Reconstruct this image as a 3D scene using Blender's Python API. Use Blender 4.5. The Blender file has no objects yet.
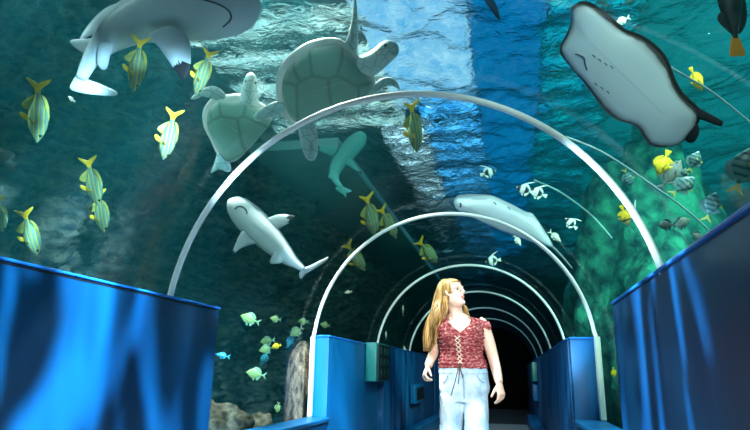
import bpy, bmesh, math, random
import numpy as np
from mathutils import Vector, Matrix, noise
random.seed(7); RNG = np.random.default_rng(11)
SC = bpy.context.scene
COL = SC.collection
# ---------------------------------------------------------------- camera frame
FPX, PITCH, YAW, ROLL, CAMX, CAMZ = 588.99, .2620, .2230, .0168, .5124, .96
_f = Vector((-math.sin(YAW)*math.cos(PITCH), math.cos(YAW)*math.cos(PITCH), math.sin(PITCH)))
_r = Vector((math.cos(YAW), math.sin(YAW), 0)); _u = _r.cross(_f)
_c, _s = math.cos(ROLL), math.sin(ROLL)
RC = _c*_r + _s*_u; UC = -_s*_r + _c*_u
CAM = Vector((CAMX, 0, CAMZ))
def ray(px, py):
    px = float(px); py = float(py); return _f + (px-375)/FPX*RC + (215-py)/FPX*UC
def at(px, py, d): return CAM + ray(px, py)*d
def at_y(px, py, Y): d = ray(px, py); return CAM + d*(Y/d.y)
def at_x(px, py, X): d = ray(px, py); return CAM + d*((X-CAMX)/d.x)
def at_z(px, py, Z): d = ray(px, py); return CAM + d*((Z-CAMZ)/d.z)
def on_plane(px, py, p0, n):
    d = ray(px, py); return CAM + d*((p0-CAM).dot(n)/d.dot(n))
cd = bpy.data.cameras.new('camera'); cam = bpy.data.objects.new('camera', cd); COL.objects.link(cam)
cd.sensor_width = 36; cd.lens = 36*FPX/750; cd.clip_start = .02; cd.clip_end = 200
M4 = Matrix((RC, UC, -_f)).transposed().to_4x4(); M4.translation = CAM
cam.matrix_world = M4; SC.camera = cam
# ---------------------------------------------------------------- materials
def nodes(name):
    m = bpy.data.materials.new(name); m.use_nodes = True
    nt = m.node_tree; nt.nodes.clear()
    out = nt.nodes.new('ShaderNodeOutputMaterial')
    return m, nt, out
def N(nt, typ, ins=None, **kw):
    n = nt.nodes.new(typ)
    for k, v in kw.items(): setattr(n, k, v)
    for k, v in (ins or {}).items():
        if isinstance(v, bpy.types.NodeSocket): nt.links.new(v, n.inputs[k])
        else: n.inputs[k].default_value = v
    return n
def c4(c): return (c[0], c[1], c[2], 1)
def ramp(nt, fac, stops, interp='LINEAR'):
    r = nt.nodes.new('ShaderNodeValToRGB'); r.color_ramp.interpolation = interp
    e = r.color_ramp.elements
    while len(e) < len(stops): e.new(.5)
    for k, (p, c) in enumerate(stops):
        e[k].position = p; e[k].color = c4(c)
    nt.links.new(fac, r.inputs[0]); return r.outputs[0]
def mat(name, col, rough=.5, metal=0, col2=None, scale=8, stretch=(1,1,1), bump=0, bscale=30, spec=.5, detail=4, sss=0, bdist=.02, lo=.35, hi=.65):
    m, nt, out = nodes(name)
    b = N(nt, 'ShaderNodeBsdfPrincipled', {'Roughness': rough, 'Metallic': metal, 'Specular IOR Level': spec})
    tc = N(nt, 'ShaderNodeTexCoord').outputs['Object']
    if col2 is not None:
        mp = N(nt, 'ShaderNodeMapping', {'Vector': tc, 'Scale': stretch}).outputs[0]
        nz = N(nt, 'ShaderNodeTexNoise', {'Vector': mp, 'Scale': scale, 'Detail': detail}).outputs[0]
        nt.links.new(ramp(nt, nz, [(lo, col), (hi, col2)]), b.inputs['Base Color'])
    else: b.inputs['Base Color'].default_value = c4(col)
    if bump:
        nz2 = N(nt, 'ShaderNodeTexNoise', {'Vector': tc, 'Scale': bscale, 'Detail': 6 if bdist > .03 else 4}).outputs[0]
        bp = N(nt, 'ShaderNodeBump', {'Height': nz2, 'Strength': bump, 'Distance': bdist})
        nt.links.new(bp.outputs[0], b.inputs['Normal'])
    if sss:
        b.inputs['Subsurface Weight'].default_value = sss; b.inputs['Subsurface Radius'].default_value = (.02, .01, .006)
    nt.links.new(b.outputs[0], out.inputs[0]); return m
def mat_bands(name, axis, stops, rough=.35, waves=None, interp='LINEAR', wob=.06, lo=-.5, hi=.5):
    """pigment bands across one body axis of a fish"""
    m, nt, out = nodes(name)
    b = N(nt, 'ShaderNodeBsdfPrincipled', {'Roughness': rough})
    tc = N(nt, 'ShaderNodeTexCoord').outputs['Object']
    nz = N(nt, 'ShaderNodeTexNoise', {'Vector': tc, 'Scale': 7.0, 'Detail': 2}).outputs[0]
    sp = N(nt, 'ShaderNodeSeparateXYZ', {0: tc})
    v = sp.outputs[axis]
    v = N(nt, 'ShaderNodeMapRange', {0: v, 1: lo, 2: hi}).outputs[0]
    v = N(nt, 'ShaderNodeMath', {0: nz, 1: wob, 2: v}, operation='MULTIPLY_ADD').outputs[0]
    if waves:
        v = N(nt, 'ShaderNodeMath', {0: v, 1: waves}, operation='MULTIPLY').outputs[0]
        v = N(nt, 'ShaderNodeMath', {0: v}, operation='FRACT').outputs[0]
    nt.links.new(ramp(nt, v, stops, interp), b.inputs['Base Color'])
    nt.links.new(b.outputs[0], out.inputs[0]); return m
def mat_attr(name, attr, stops, rough=.45, col_noise=.0, nscale=12, bump=0, cells=0):
    """pigment read from a stored body coordinate"""
    m, nt, out = nodes(name)
    b = N(nt, 'ShaderNodeBsdfPrincipled', {'Roughness': rough})
    tc = N(nt, 'ShaderNodeTexCoord').outputs['Object']
    a = N(nt, 'ShaderNodeAttribute', attribute_name=attr).outputs['Fac']
    nz = N(nt, 'ShaderNodeTexNoise', {'Vector': tc, 'Scale': nscale, 'Detail': 4}).outputs[0]
    nz = N(nt, 'ShaderNodeMath', {0: nz, 1: .5}, operation='SUBTRACT').outputs[0]
    v = N(nt, 'ShaderNodeMath', {0: nz, 1: col_noise, 2: a}, operation='MULTIPLY_ADD').outputs[0]
    col = ramp(nt, v, stops)
    if cells:   # scute pattern
        vo = N(nt, 'ShaderNodeTexVoronoi', {'Vector': tc, 'Scale': cells}, feature='DISTANCE_TO_EDGE').outputs['Distance']
        k = ramp(nt, vo, [(0, (.55,.58,.55)), (.07, (1,1,1))]); mx = N(nt, 'ShaderNodeMix', data_type='RGBA', blend_type='MULTIPLY'); mx.inputs[0].default_value = 1
        nt.links.new(col, mx.inputs[6]); nt.links.new(k, mx.inputs[7]); col = mx.outputs[2]
    nt.links.new(col, b.inputs['Base Color'])
    if bump:
        bp = N(nt, 'ShaderNodeBump', {'Height': nz, 'Strength': bump, 'Distance': .02})
        nt.links.new(bp.outputs[0], b.inputs['Normal'])
    nt.links.new(b.outputs[0], out.inputs[0]); return m
# ---------------------------------------------------------------- mesh builder
class MB:
    def __init__(s): s.v = []; s.f = []; s.mi = []; s.a = []
    def add(s, vs, fs, mi=0, a=None):
        o = len(s.v); s.v += [tuple(x) for x in vs]; s.f += [tuple(i+o for i in q) for q in fs]
        s.mi += [mi]*len(fs); s.a += list(a) if a is not None else [0.0]*len(vs); return s
    def box(s, lo, hi, mi=0, bev=0):
        bm = bmesh.new(); bmesh.ops.create_cube(bm, size=1)
        for v in bm.verts: v.co = Vector([(l+h)/2+c*(h-l) for l, h, c in zip(lo, hi, v.co)])
        if bev: bmesh.ops.bevel(bm, geom=list(bm.edges), offset=bev, segments=2, affect='EDGES', profile=.5)
        bm.verts.index_update()
        s.add([v.co for v in bm.verts], [[v.index for v in f.verts] for f in bm.faces], mi); bm.free(); return s
    def loft(s, rings, mi=0, cap=True, closed=True, a=None):
        n = len(rings[0]); vs = [p for r in rings for p in r]; fs = []
        for i in range(len(rings)-1):
            for j in range(n if closed else n-1):
                k = (j+1) % n; fs.append((i*n+j, i*n+k, (i+1)*n+k, (i+1)*n+j))
        if cap: fs += [tuple(range(n))[::-1], tuple(range((len(rings)-1)*n, len(rings)*n))]
        return s.add(vs, fs, mi, a)
    def tube(s, path, rad, seg=8, mi=0, flat=1.0, side=None, a=None):
        path = [Vector(p) for p in path]; n = len(path)
        if not hasattr(rad, '__len__'): rad = [rad]*n
        rings = []; prev = None; aa = []
        for i, p in enumerate(path):
            t = (path[min(i+1, n-1)]-path[max(i-1, 0)]).normalized()
            if prev is None:
                prev = Vector(side) if side is not None else (Vector((0,0,1)) if abs(t.z) < .9 else Vector((1,0,0)))
            x = (prev - t*prev.dot(t)).normalized(); prev = x; y = t.cross(x)
            rings.append([p + x*math.cos(2*math.pi*k/seg)*rad[i] + y*math.sin(2*math.pi*k/seg)*rad[i]*flat for k in range(seg)])
            aa += [i/(n-1)]*seg
        return s.loft(rings, mi, a=a or aa)
    def pad(s, outline, axis, n, t1, t2, K=7, mi=0, power=2.0, N_=56, smooth=True):
        """closed 3D outline filled to a domed, edge-thinned solid; t1 along n, t2 against it"""
        pts = smooth_loop(outline, N_) if smooth else [Vector(p) for p in outline]
        n = n.normalized(); a, b = Vector(axis[0]), Vector(axis[1]); ab = b-a; L2 = max(ab.length_squared, 1e-9)
        Q = [a + ab*min(1, max(0, (p-a).dot(ab)/L2)) for p in pts]; m = len(pts)
        for sign, t in ((1, t1), (-1, t2)):
            rings = []; aa = []
            for k in range(K+1):
                q = math.cos(k/K*math.pi/2)
                h = (1-q**power)**.5 if power else 1
                rings.append([c + (p-c)*max(q, .002) + n*sign*t*h for p, c in zip(pts, Q)]); aa += [q]*m
            s.loft(rings, mi, cap=False, a=aa)
        return s
    def build(s, name, m=None, parent=None, mats=None, loc=None, sharp=40, merge=1e-4, smooth=True):
        me = bpy.data.meshes.new(name); v = s.v
        L = Vector(loc) if loc is not None else Vector((0,0,0)); q_ = parent
        while q_: L += q_.location; q_ = q_.parent
        v = [(x-L.x, y-L.y, z-L.z) for x, y, z in v]
        me.from_pydata(v, [], s.f)
        at_ = me.attributes.new('e', 'FLOAT', 'POINT'); at_.data.foreach_set('value', s.a)
        for q in (mats or [m]): me.materials.append(q)
        me.polygons.foreach_set('material_index', s.mi)
        bm = bmesh.new(); bm.from_mesh(me)
        if merge: bmesh.ops.remove_doubles(bm, verts=bm.verts, dist=merge)
        bmesh.ops.recalc_face_normals(bm, faces=bm.faces); bm.to_mesh(me); bm.free()
        if smooth:
            me.polygons.foreach_set('use_smooth', [True]*len(me.polygons)); me.set_sharp_from_angle(angle=math.radians(sharp))
        o = bpy.data.objects.new(name, me); COL.objects.link(o)
        if parent: o.parent = parent
        if loc is not None: o.location = loc
        return o
def smooth_loop(p, n):
    p = [Vector(q) for q in p]; m = len(p); L = [(p[(i+1) % m]-p[i]).length for i in range(m)]; T = sum(L); out = []
    for k in range(n):
        d = T*k/n; i = 0
        while d > L[i] and i < m-1: d -= L[i]; i += 1
        t = d/max(L[i], 1e-9); a, b, c, e = p[i-1], p[i], p[(i+1) % m], p[(i+2) % m]
        out.append(.5*((2*b)+(c-a)*t+(2*a-5*b+4*c-e)*t*t+(3*b-a-3*c+e)*t**3))
    return out
def spline(p, n):
    p = [Vector(q) for q in p]; m = len(p)-1; out = []
    for k in range(n):
        u = k/(n-1)*m; i = min(int(u), m-1); t = u-i
        a, b, c, e = p[max(i-1, 0)], p[i], p[i+1], p[min(i+2, m)]
        out.append(.5*((2*b)+(c-a)*t+(2*a-5*b+4*c-e)*t*t+(3*b-a-3*c+e)*t**3))
    return out
def lerp(xs, u):
    u = max(0, min(1, u))*(len(xs)-1); i = min(int(u), len(xs)-2); return xs[i]+(xs[i+1]-xs[i])*(u-i)
def tag(o, label=None, cat=None, group=None, kind=None):
    if label: o['label'] = label
    if cat: o['category'] = cat
    if group: o['group'] = group
    if kind: o['kind'] = kind
    return o
def thing(name, label, cat, loc=(0,0,0), group=None):
    o = bpy.data.objects.new(name, None); COL.objects.link(o); o.location = loc; o.empty_display_size = .1
    return tag(o, label, cat, group)
def struct(o): return tag(o, kind='structure')
def copy_tree(src):
    c = src.copy(); COL.objects.link(c)
    for ch in src.children:
        d = ch.copy(); COL.objects.link(d); d.parent = c
        for g in ch.children:
            e = g.copy(); COL.objects.link(e); e.parent = d
    return c
def fbm(x, y, z, o=5): return noise.fractal(Vector((x, y, z)), 1.0, 2.0, o)
GLOW_W, GLOW_B, GLOW_T, GLOW_G, GLOW_F, GLOW_P, GLOW_E = 1.25, .9, 1.5, 2.1, 2.8, 2.8, 1.1
KEY, RIP, FL, FR, EXPO = 430, 3300, 76, 140, .18
VS_D, VA_D = .015, .05
# ---------------------------------------------------------------- the place: tunnel, low walls, tank, water
R, ZC = 1.2, 1.156
RIBY = [.1, 2.744, 5.138, 7.77, 10.379, 13.0, 15.6]
SURF = 4.6
def streak_paint(name, c1, c2, rough=.38, scale=3.2):
    return mat(name, c1, rough, 0, c2, scale, (1, 1, .12), spec=.25, detail=3)
M_BLUE = streak_paint('blue_paint', (.0006,.028,.085), (.001,.048,.13))
M_BLUE2 = streak_paint('blue_paint_plain', (.001,.085,.23), (.002,.115,.29), .45, 1.5)
M_CURT = mat('blue_streaked_board', (.001,.03,.11), .5, 0, (.004,.13,.36), 9, (1,1,.05), detail=3)
M_EDGE = mat('blue_edge_trim', (.01,.16,.55), .25)
M_DARK = mat('black_trim', (.004,.006,.012), .5)
M_RIB = mat('white_rib', (.90,.89,.82), .32, 0)
M_SEAM = mat('pale_seam', (.80,.88,.78), .3, 0, (.55,.70,.55), 12, (1,1,.2))
def ARCHEND(y):
    p = [Vector((-1.22,0,.0))]+[Vector((-1.22*math.cos(math.pi*k/24), 0, ZC+1.22*math.sin(math.pi*k/24))) for k in range(25)]+[Vector((1.22,0,.0))]
    return MB().loft([[q+Vector((0,y,0)) for q in p], [q+Vector((0,y-.1,0)) for q in p]])
# floor: grey where lit, the unlit stretch beyond coloured near black
struct(MB().box((-1.3,-3,-.1), (1.3,12.95,0)).build('floor', mat('grey_floor', (.20,.20,.19), .6, 0, (.27,.27,.25), 14, (1,4,1))))
struct(MB().box((-1.3,12.95,-.1), (1.3,20,0)).build('floor', mat('unlit_floor', (.004,.004,.005), .9)))
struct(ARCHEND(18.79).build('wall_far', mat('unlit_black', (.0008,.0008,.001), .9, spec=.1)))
struct(ARCHEND(-3.0).build('wall_back', M_DARK))
# clear acrylic vault
def section(r, n=40, zlow=.55):
    p = [Vector((-r, 0, zlow)), Vector((-r, 0, (zlow+ZC)/2))]
    p += [Vector((-r*math.cos(math.pi*k/n), 0, ZC+r*math.sin(math.pi*k/n))) for k in range(n+1)]
    return p + [Vector((r, 0, (zlow+ZC)/2)), Vector((r, 0, zlow))]
m, nt, out = nodes('clear_acrylic')
tr = N(nt, 'ShaderNodeBsdfTransparent', {'Color': (.985,.995,.99,1)}); gl = N(nt, 'ShaderNodeBsdfGlossy', {'Roughness': .0, 'Color': (1,1,1,1)})
fr = N(nt, 'ShaderNodeFresnel', {'IOR': 1.28}); fm = N(nt, 'ShaderNodeMath', {0: fr.outputs[0], 1: .03}, operation='MULTIPLY')
mx = N(nt, 'ShaderNodeMixShader', {0: fm.outputs[0], 1: tr.outputs[0], 2: gl.outputs[0]}); nt.links.new(mx.outputs[0], out.inputs[0]); M_ACR = m
mb = MB(); ys = np.linspace(-3, 18.8, 23)
inn, outr = section(1.225), section(1.265)
ring = inn + outr[::-1]
mb.loft([[Vector((p.x, y, p.z)) for p in ring] for y in ys])
ac = struct(mb.build('ceiling', M_ACR, sharp=30))
# ribs
order = ['behind the camera', 'nearest and largest', 'second', 'third', 'fourth', 'fifth', 'sixth and farthest']
for k, y in enumerate(RIBY):
    mb = MB(); pass
    path = [p + Vector((0, y, 0)) for p in section(R, 48, 1.0) if p.z > (1.285 if k == 2 else 1.0)]
    if k == 2: path = [Vector((-R, y, 1.264))] + path + [Vector((R, y, 1.274))]
    mb.tube(path, .0165, 10, side=(0, 1, 0))
    if k == 0: continue
    o = mb.build('arch_rib', M_RIB, loc=(0, y, ZC))
    tag(o, ['', 'large white arched rib spanning the glass tunnel in the foreground',
        'white arched rib over the walking woman, running down to the window ledges', 'white arched rib just above and behind the head of the woman',
        'thin white arched rib level with the mouth of the woman', 'faint fifth arched rib deep in the dark tunnel', 'farthest and smallest arched rib at the black end of tunnel'][k],
        'rib', 'arched ribs of the tunnel')
# pale window seams at the second rib
o = MB().box((-1.215,5.10,.588), (-1.182,5.15,1.262), bev=.004).build('window_seam', M_SEAM); tag(o, 'narrow white upright seam at far end of left window', 'seam')
o = MB().box((1.182,5.06,.634), (1.222,5.155,1.27), bev=.004).build('window_seam', M_SEAM); tag(o, 'wide pale upright seam at edge of right window', 'seam')
# concrete curbs carrying the vault
def panel(name, label, cat, face, back, lip, m=M_BLUE):
    t = thing(name, label, cat, ((face[0][0]+face[1][0])/2, (face[0][1]+face[1][1])/2, 0))
    MB().box(*face, bev=.006).build('face_board', m, t)
    if lip: MB().box(*lip, bev=.008).build('top_rail', M_EDGE, t); 
    if back: MB().box(*back, bev=.003).build('shadow_gap', M_DARK, t)
    return t
panel('wall_panel', 'large blue wall panel with rippling light in left foreground', 'panel',
      ((-1.19,-2.8,0), (-1.155,3.225,1.298)), ((-1.188,-2.8,1.298), (-1.163,3.225,1.309)), ((-1.195,-2.8,1.309), (-1.148,3.24,1.322)))
panel('wall_panel', 'large dark blue wall panel in right foreground', 'panel',
      ((1.155,-2.8,0), (1.19,3.975,1.39)), ((1.163,-2.8,1.39), (1.188,3.975,1.40)), ((1.148,-2.8,1.40), (1.195,3.985,1.418)))
# low wall and ledge under the left window
t = thing('window_ledge', 'bright blue ledge under the left window beside the rocks', 'ledge', (-1.1,4.2,0))
MB().box((-1.22,3.26,.555), (-1.0,5.1,.585), bev=.008).build('ledge_board', M_BLUE2, t)
MB().box((-1.22,3.26,0), (-1.03,5.1,.555)).build('apron', M_BLUE, t)
t = thing('window_ledge', 'bright blue ledge under the right window', 'ledge', (1.1,4.6,0))
MB().box((.985,4.0,.60), (1.22,5.15,.63), bev=.008).build('ledge_board', M_BLUE2, t)
MB().box((1.02,4.0,0), (1.22,5.15,.60)).build('apron', M_BLUE, t)
panel('wall_post', 'bright blue square post at far end of left window', 'post', ((-1.19,5.16,0), (-1.06,7.28,1.265)), None, ((-1.20,5.15,1.265), (-1.05,7.28,1.282)), M_BLUE2)
panel('wall_panel', 'streaked blue wall panel behind the teal grille box on left', 'panel', ((-1.19,7.3,0), (-1.0,12.4,1.285)), None, ((-1.2,7.3,1.285), (-.99,12.4,1.30)), M_CURT)
panel('wall_panel', 'dim far blue wall panel on left deep in tunnel', 'panel', ((-1.19,12.45,0), (-1.0,18.7,1.285)), None, ((-1.2,12.45,1.285), (-.99,18.7,1.30)), M_CURT)
t = panel('wall_post', 'broad bright blue end panel facing camera beside right window', 'post', ((1.0,5.17,0), (1.19,5.30,1.255)), None, ((.99,5.16,1.255), (1.2,5.31,1.272)), M_BLUE2)
panel('wall_panel', 'streaked blue wall panel running behind the woman on right', 'panel', ((.99,5.32,0), (1.19,11.0,1.255)), None, ((.98,5.32,1.255), (1.2,11.0,1.272)), M_CURT)
panel('wall_panel', 'dim far blue wall panel on right deep in tunnel', 'panel', ((.99,11.05,0), (1.19,18.7,1.255)), None, ((.98,11.05,1.255), (1.2,18.7,1.272)), M_CURT)
for sx, y0, lab in ((-1, 5.2, 'left'), (1, 5.35, 'right')):
    x = sorted((sx*.985, sx*.80)); MB().box((x[0], y0, 0), (x[1], 12.9, .20), bev=.012)
    tag(MB().box((x[0], y0, .001), (x[1], 12.9, .20), bev=.012).build('wall_kerb', M_BLUE2, loc=(sx*.9, 9, 0)), 'low blue kerb along the foot of the %s wall' % lab, 'kerb')
# teal box with black grille on the left wall
M_TEAL = mat('teal_board', (.006,.17,.17), .4, 0, (.01,.22,.21), 5)
t = thing('grille_box', 'teal box with black round-holed grille on left wall', 'speaker box', (-.98,7.1,1.07))
MB().box((-1.055,6.55,.87), (-.93,7.27,1.29), bev=.008).build('housing', M_TEAL, t)
g = MB().box((-.928,6.62,.885), (-.915,7.25,1.275), bev=.004).build('grille', M_DARK, t)
for i in range(3):
    for j in range(3):
        c = Vector((-.912, 6.74+.195*i, .96+.12*j)); q = MB()
        q.tube([c+Vector((-.004,0,0)), c+Vector((.004,0,0))], .045, 16, side=(0,1,0)); q.build('grille_disc', mat('grille_disc_green', (.01,.07,.06), .35) if i+j == 0 else bpy.data.materials['grille_disc_green'], g)
for sx, lab, y in ((-1, 'left', 9.2), (1, 'right', 11.4)):
    xa = sorted((sx*.985, sx*.90))
    if sx > 0:
        tag(MB().box((xa[0],y,.86), (xa[1],y+1.3,1.2), bev=.01).build('wall_box', M_TEAL, loc=(sx*.95,y+.6,1.0)), 'small teal box high on the right wall deep in tunnel', 'box')
    t = thing('wall_niche', 'small blue boxed niche on %s wall beyond the woman' % lab, 'niche', (sx*.95, y+.5, .7))
    MB().box((xa[0],y,.52), (xa[1],y+1.0,.80), bev=.01).build('niche_frame', M_BLUE2, t)
    xb = sorted((sx*.899, sx*.89)); MB().box((xb[0],y+.12,.57), (xb[1],y+.88,.75)).build('niche_panel', M_DARK, t)
# ---- tank: sea bed, rock walls, water surface, added glowing panels above
M_ROCKL = mat('dark_reef_rock', (.001,.010,.016), .85, 0, (.13,.125,.085), 6, (1,1.0,2.0), bump=1.0, bscale=7, detail=12, bdist=.09)
M_ROCKR = mat('green_reef_rock', (.0,.06,.06), .85, 0, (.03,.32,.18), 4.5, bump=1.0, bscale=8, detail=10, bdist=.06)
M_HAZEW = mat('haze_teal_wall', (.0,.16,.19), .8, 0, (.0,.22,.25), .5)  # water haze put into the teal of the wall
def rock_grid(name, m, fn, nu, nv):
    g = [[fn(u/(nu-1), v/(nv-1)) for v in range(nv)] for u in range(nu)]
    return struct(MB().loft(g, cap=False, closed=False).build(name, m, merge=0, sharp=180))
def left_wall(u, v):
    y = -4+30*u**1.5; z = -.3+5.2*v
    d = .6*fbm(y*.5, z*.7, 3) + .3*fbm(y*1.5, z*2.2, 8) + .20*fbm(y*3.4, z*4.6, 1) + .07*fbm(y*11, z*13, 6)
    return Vector((-4.2+.5*v + d, y, z))
rock_grid('wall_left', M_ROCKL, left_wall, 560, 150)
def right_wall(u, v):
    y = -4+30*u; z = -.3+5.2*v
    return Vector((6.2+.15*fbm(y*.4, z*.4, 5), y, z))
rock_grid('wall_right', M_HAZEW, right_wall, 80, 20)
struct(MB().box((-5,26,-.3), (7,26.2,5)).build('wall_tank_end', mat('deep_water_wall', (.0,.012,.02), .9)))
struct(MB().box((-5,-4.2,-.3), (7,-4,5)).build('wall_tank_near', mat('deep_water_wall_near', (.0,.03,.045), .9)))
for x0, x1, nm in ((-5,-1.32,'left'), (1.32,7,'right')):
    def bed(u, v):
        x = x0+(x1-x0)*v; y = -4+30*u
        return Vector((x, y, .1+.12*fbm(x, y, 2)))
    rock_grid('floor_tank_'+nm, mat('sea_bed_'+nm, (.03,.06,.05), .9, 0, (.09,.12,.09), 4, bump=.6), bed, 90, 24)
# rippled surface seen from below
m, nt, out = nodes('water_surface')
rf = N(nt, 'ShaderNodeBsdfRefraction', {'Color': (.80,.95,1,1), 'Roughness': .0, 'IOR': 1.028}); gl = N(nt, 'ShaderNodeBsdfGlossy', {'Color': (.75,.95,1,1), 'Roughness': .03})
nz = N(nt, 'ShaderNodeTexNoise', {'Vector': N(nt, 'ShaderNodeTexCoord').outputs['Object'], 'Scale': 7.0, 'Detail': 5, 'Distortion': 1.2})
bp = N(nt, 'ShaderNodeBump', {'Height': nz.outputs[0], 'Strength': 1.0, 'Distance': .07})
for q in (rf, gl): nt.links.new(bp.outputs[0], q.inputs['Normal'])
mx = N(nt, 'ShaderNodeMixShader', {0: .28, 1: rf.outputs[0], 2: gl.outputs[0]}); nt.links.new(mx.outputs[0], out.inputs[0]); M_WATER = m
nx, ny = 240, 560
X, Y = np.meshgrid(np.linspace(-5, 7, nx), np.linspace(-4, 26, ny)); H = np.zeros_like(X)
for k in range(46):
    lam = .22*1.055**k*1.0; th = RNG.uniform(0, 2*math.pi); kk = 2*math.pi/lam
    H += .0085*lam**.9*np.sin(kk*(X*math.cos(th)+Y*math.sin(th)) + RNG.uniform(0, 7) + 1.3*np.sin(X*1.3+k)+1.1*np.sin(Y*.9+2*k))
me = bpy.data.meshes.new('water_surface'); V = np.stack([X, Y, SURF+H], -1).reshape(-1, 3)
I = np.arange(nx*ny).reshape(ny, nx); Fq = np.stack([I[:-1,:-1], I[:-1,1:], I[1:,1:], I[1:,:-1]], -1).reshape(-1, 4)
me.vertices.add(len(V)); me.vertices.foreach_set('co', V.ravel()); me.loops.add(Fq.size); me.polygons.add(len(Fq))
me.loops.foreach_set('vertex_index', Fq.ravel()); me.polygons.foreach_set('loop_start', np.arange(0, Fq.size, 4)); me.polygons.foreach_set('use_smooth', np.ones(len(Fq), bool))
me.update(); me.validate(); me.materials.append(M_WATER)
o = bpy.data.objects.new('water_surface', me); COL.objects.link(o); tag(o, kind='stuff', label='rippling water surface overhead', cat='water')
# roof, with glowing panels added to colour and light the ripples
def glow(name, col, st, col2=None):
    if col2:
        m, nt, out = nodes(name); tc = N(nt, 'ShaderNodeTexCoord').outputs['Object']; mp = N(nt, 'ShaderNodeMapping', {'Vector': tc, 'Scale': (1.3,1,1)}).outputs[0]
        nz = N(nt, 'ShaderNodeTexNoise', {'Vector': mp, 'Scale': 2.6, 'Detail': 5, 'Distortion': 1.6}).outputs[0]
        e = N(nt, 'ShaderNodeEmission', {'Color': ramp(nt, nz, [(.36, col), (.66, col2)]), 'Strength': st}); nt.links.new(e.outputs[0], out.inputs[0]); return m
    m, nt, out = nodes(name); e = N(nt, 'ShaderNodeEmission', {'Color': c4(col), 'Strength': st}); nt.links.new(e.outputs[0], out.inputs[0]); return m
ROOF = 5.7
roof = MB()
SKY = [(-1.4, .12, 1.5, 10.2, glow('glow_panel_white', (.06,.42,.80), GLOW_W, (.55,.86,1.0))), (.12, 1.2, 1.5, 26, glow('glow_panel_blue', (.0,.17,.46), GLOW_B, (.0,.27,.62))), (1.2, 2.5, 1.5, 26, glow('glow_panel_turquoise', (.0,.16,.34), GLOW_T, (.0,.50,.55))),
       (-4.2, -1.4, 1.5, 11.5, glow('glow_panel_grey', (.10,.28,.30), GLOW_G, (.60,.80,.70))), (-1.05, .12, 10.2, 26, glow('glow_panel_far_blue', (.0,.14,.42), GLOW_F, (.10,.50,.85))), (-2.0, -1.05, 11.5, 22, glow('glow_panel_far_pale', (.55,.85,.95), GLOW_P)), (2.5, 7, 1.5, 26, glow('glow_panel_teal', (.0,.15,.17), GLOW_E))]
struct(MB().box((-5.5,-4,ROOF+.16), (-2.0,26,ROOF+.3)).build('ceiling_tank', mat('roof_slab', (.01,.03,.035), .8)))
struct(MB().box((-5.5,-4,ROOF+.05), (7,1.49,ROOF+.3)).build('ceiling_tank', bpy.data.materials['roof_slab']))
wn = 0
for x0, x1, y0, y1, gm in SKY:
    wn += 1; struct(MB().box((x0,y0,ROOF+.1), (x1,y1,ROOF+.15)).build('window_%d' % wn, gm))  # unseen glowing panel added over the water
    b = MB(); sp = (40,40,.8,.9,.9,.7,40)[wn-1]
    for k in range(int((y1-y0)/sp)):
        y = y0+.5+sp*k; b.box((x0, y, ROOF), (x1, y+(.16, .16, .25, .3, .3, .3, .1)[wn-1], ROOF+.08))
    if wn != 1: b.box((x0, y0, ROOF+.02), (x0+.03, y1, ROOF+.1))
    if b.v: struct(b.build('ripple_bar_%d' % wn, bpy.data.materials['roof_slab']))  # dark bars added so the ripples break into bright and dark
# walkway slab just under the surface, left of the tunnel
t = tag(MB().box((-3.45,8.2,4.34), (-1.95,25.5,4.5), bev=.02).build('walkway_slab', mat('grey_green_slab', (.15,.30,.27), .8, 0, (.19,.36,.33), 3, bump=.3), loc=(-2.7,16,4.42)),
        'grey green overhead slab slanting across the water behind the small shark', 'slab')
# boulders
def boulder(name, label, c, s, m, seed, grp=None):
    bm = bmesh.new(); bmesh.ops.create_icosphere(bm, subdivisions=5, radius=1); mb = MB()
    for v in bm.verts:
        p = v.co.copy(); k = 1+.28*fbm(p.x*1.2+seed, p.y*1.2, p.z*1.2)+.14*fbm(p.x*3.5+seed, p.y*3.5, p.z*3.5)
        v.co = Vector((p.x*s[0]*k, p.y*s[1]*k, p.z*s[2]*k)) + Vector(c)
    mb.add([v.co for v in bm.verts], [[v.index for v in f.verts] for f in bm.faces]); bm.free()
    return tag(mb.build(name, m, loc=c, merge=0, sharp=180), label, 'rock', grp)
M_BOULD = mat('brown_boulder', (.02,.022,.014), .9, 0, (.17,.14,.085), 16, bump=1.0, bscale=22, detail=8)
M_PILL = mat('brown_rock_pillar', (.035,.02,.012), .9, 0, (.30,.18,.11), 26, (1,1,.3), bump=1.0, bscale=40, bdist=.03)
boulder('boulder', 'rounded brown boulder behind left window, next to the foreground panel', (-2.0,4.42,.42), (.50,.36,.34), M_BOULD, 1)
boulder('boulder', 'low brown boulder trailing along ledge below the small fish school', (-1.78,5.15,.34), (.30,.28,.24), M_BOULD, 5)
mb = MB(); prof = []
for i in range(26):
    z = .1+1.16*i/25; k = 1 if i < 21 else math.cos((i-20.5)/5*math.pi/2)
    prof.append([Vector((-1.50+.15*k*(1+.2*fbm(a*1.0, z*3, 4))*math.cos(a), 5.72+.14*k*(1+.25*fbm(math.cos(a), z*4, math.sin(a)))*math.sin(a), z)) for a in [2*math.pi*q/20 for q in range(20)]])
mb.loft(prof); tag(mb.build('rock_pillar', M_PILL, loc=(-1.47,5.55,0), sharp=180), 'upright brown rock pillar behind the left window seam', 'rock')
reef = []
for px, py, d, r in ((612,136,10.0,1.1), (652,185,9.5,1.0), (606,225,12.3,1.0), (668,235,8.2,.85)):
    q = at(px, py, d); reef.append((max(q.x, 1.45+1.3*r), q.y, q.z*.44, r, r*1.2, q.z*.56))
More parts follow.
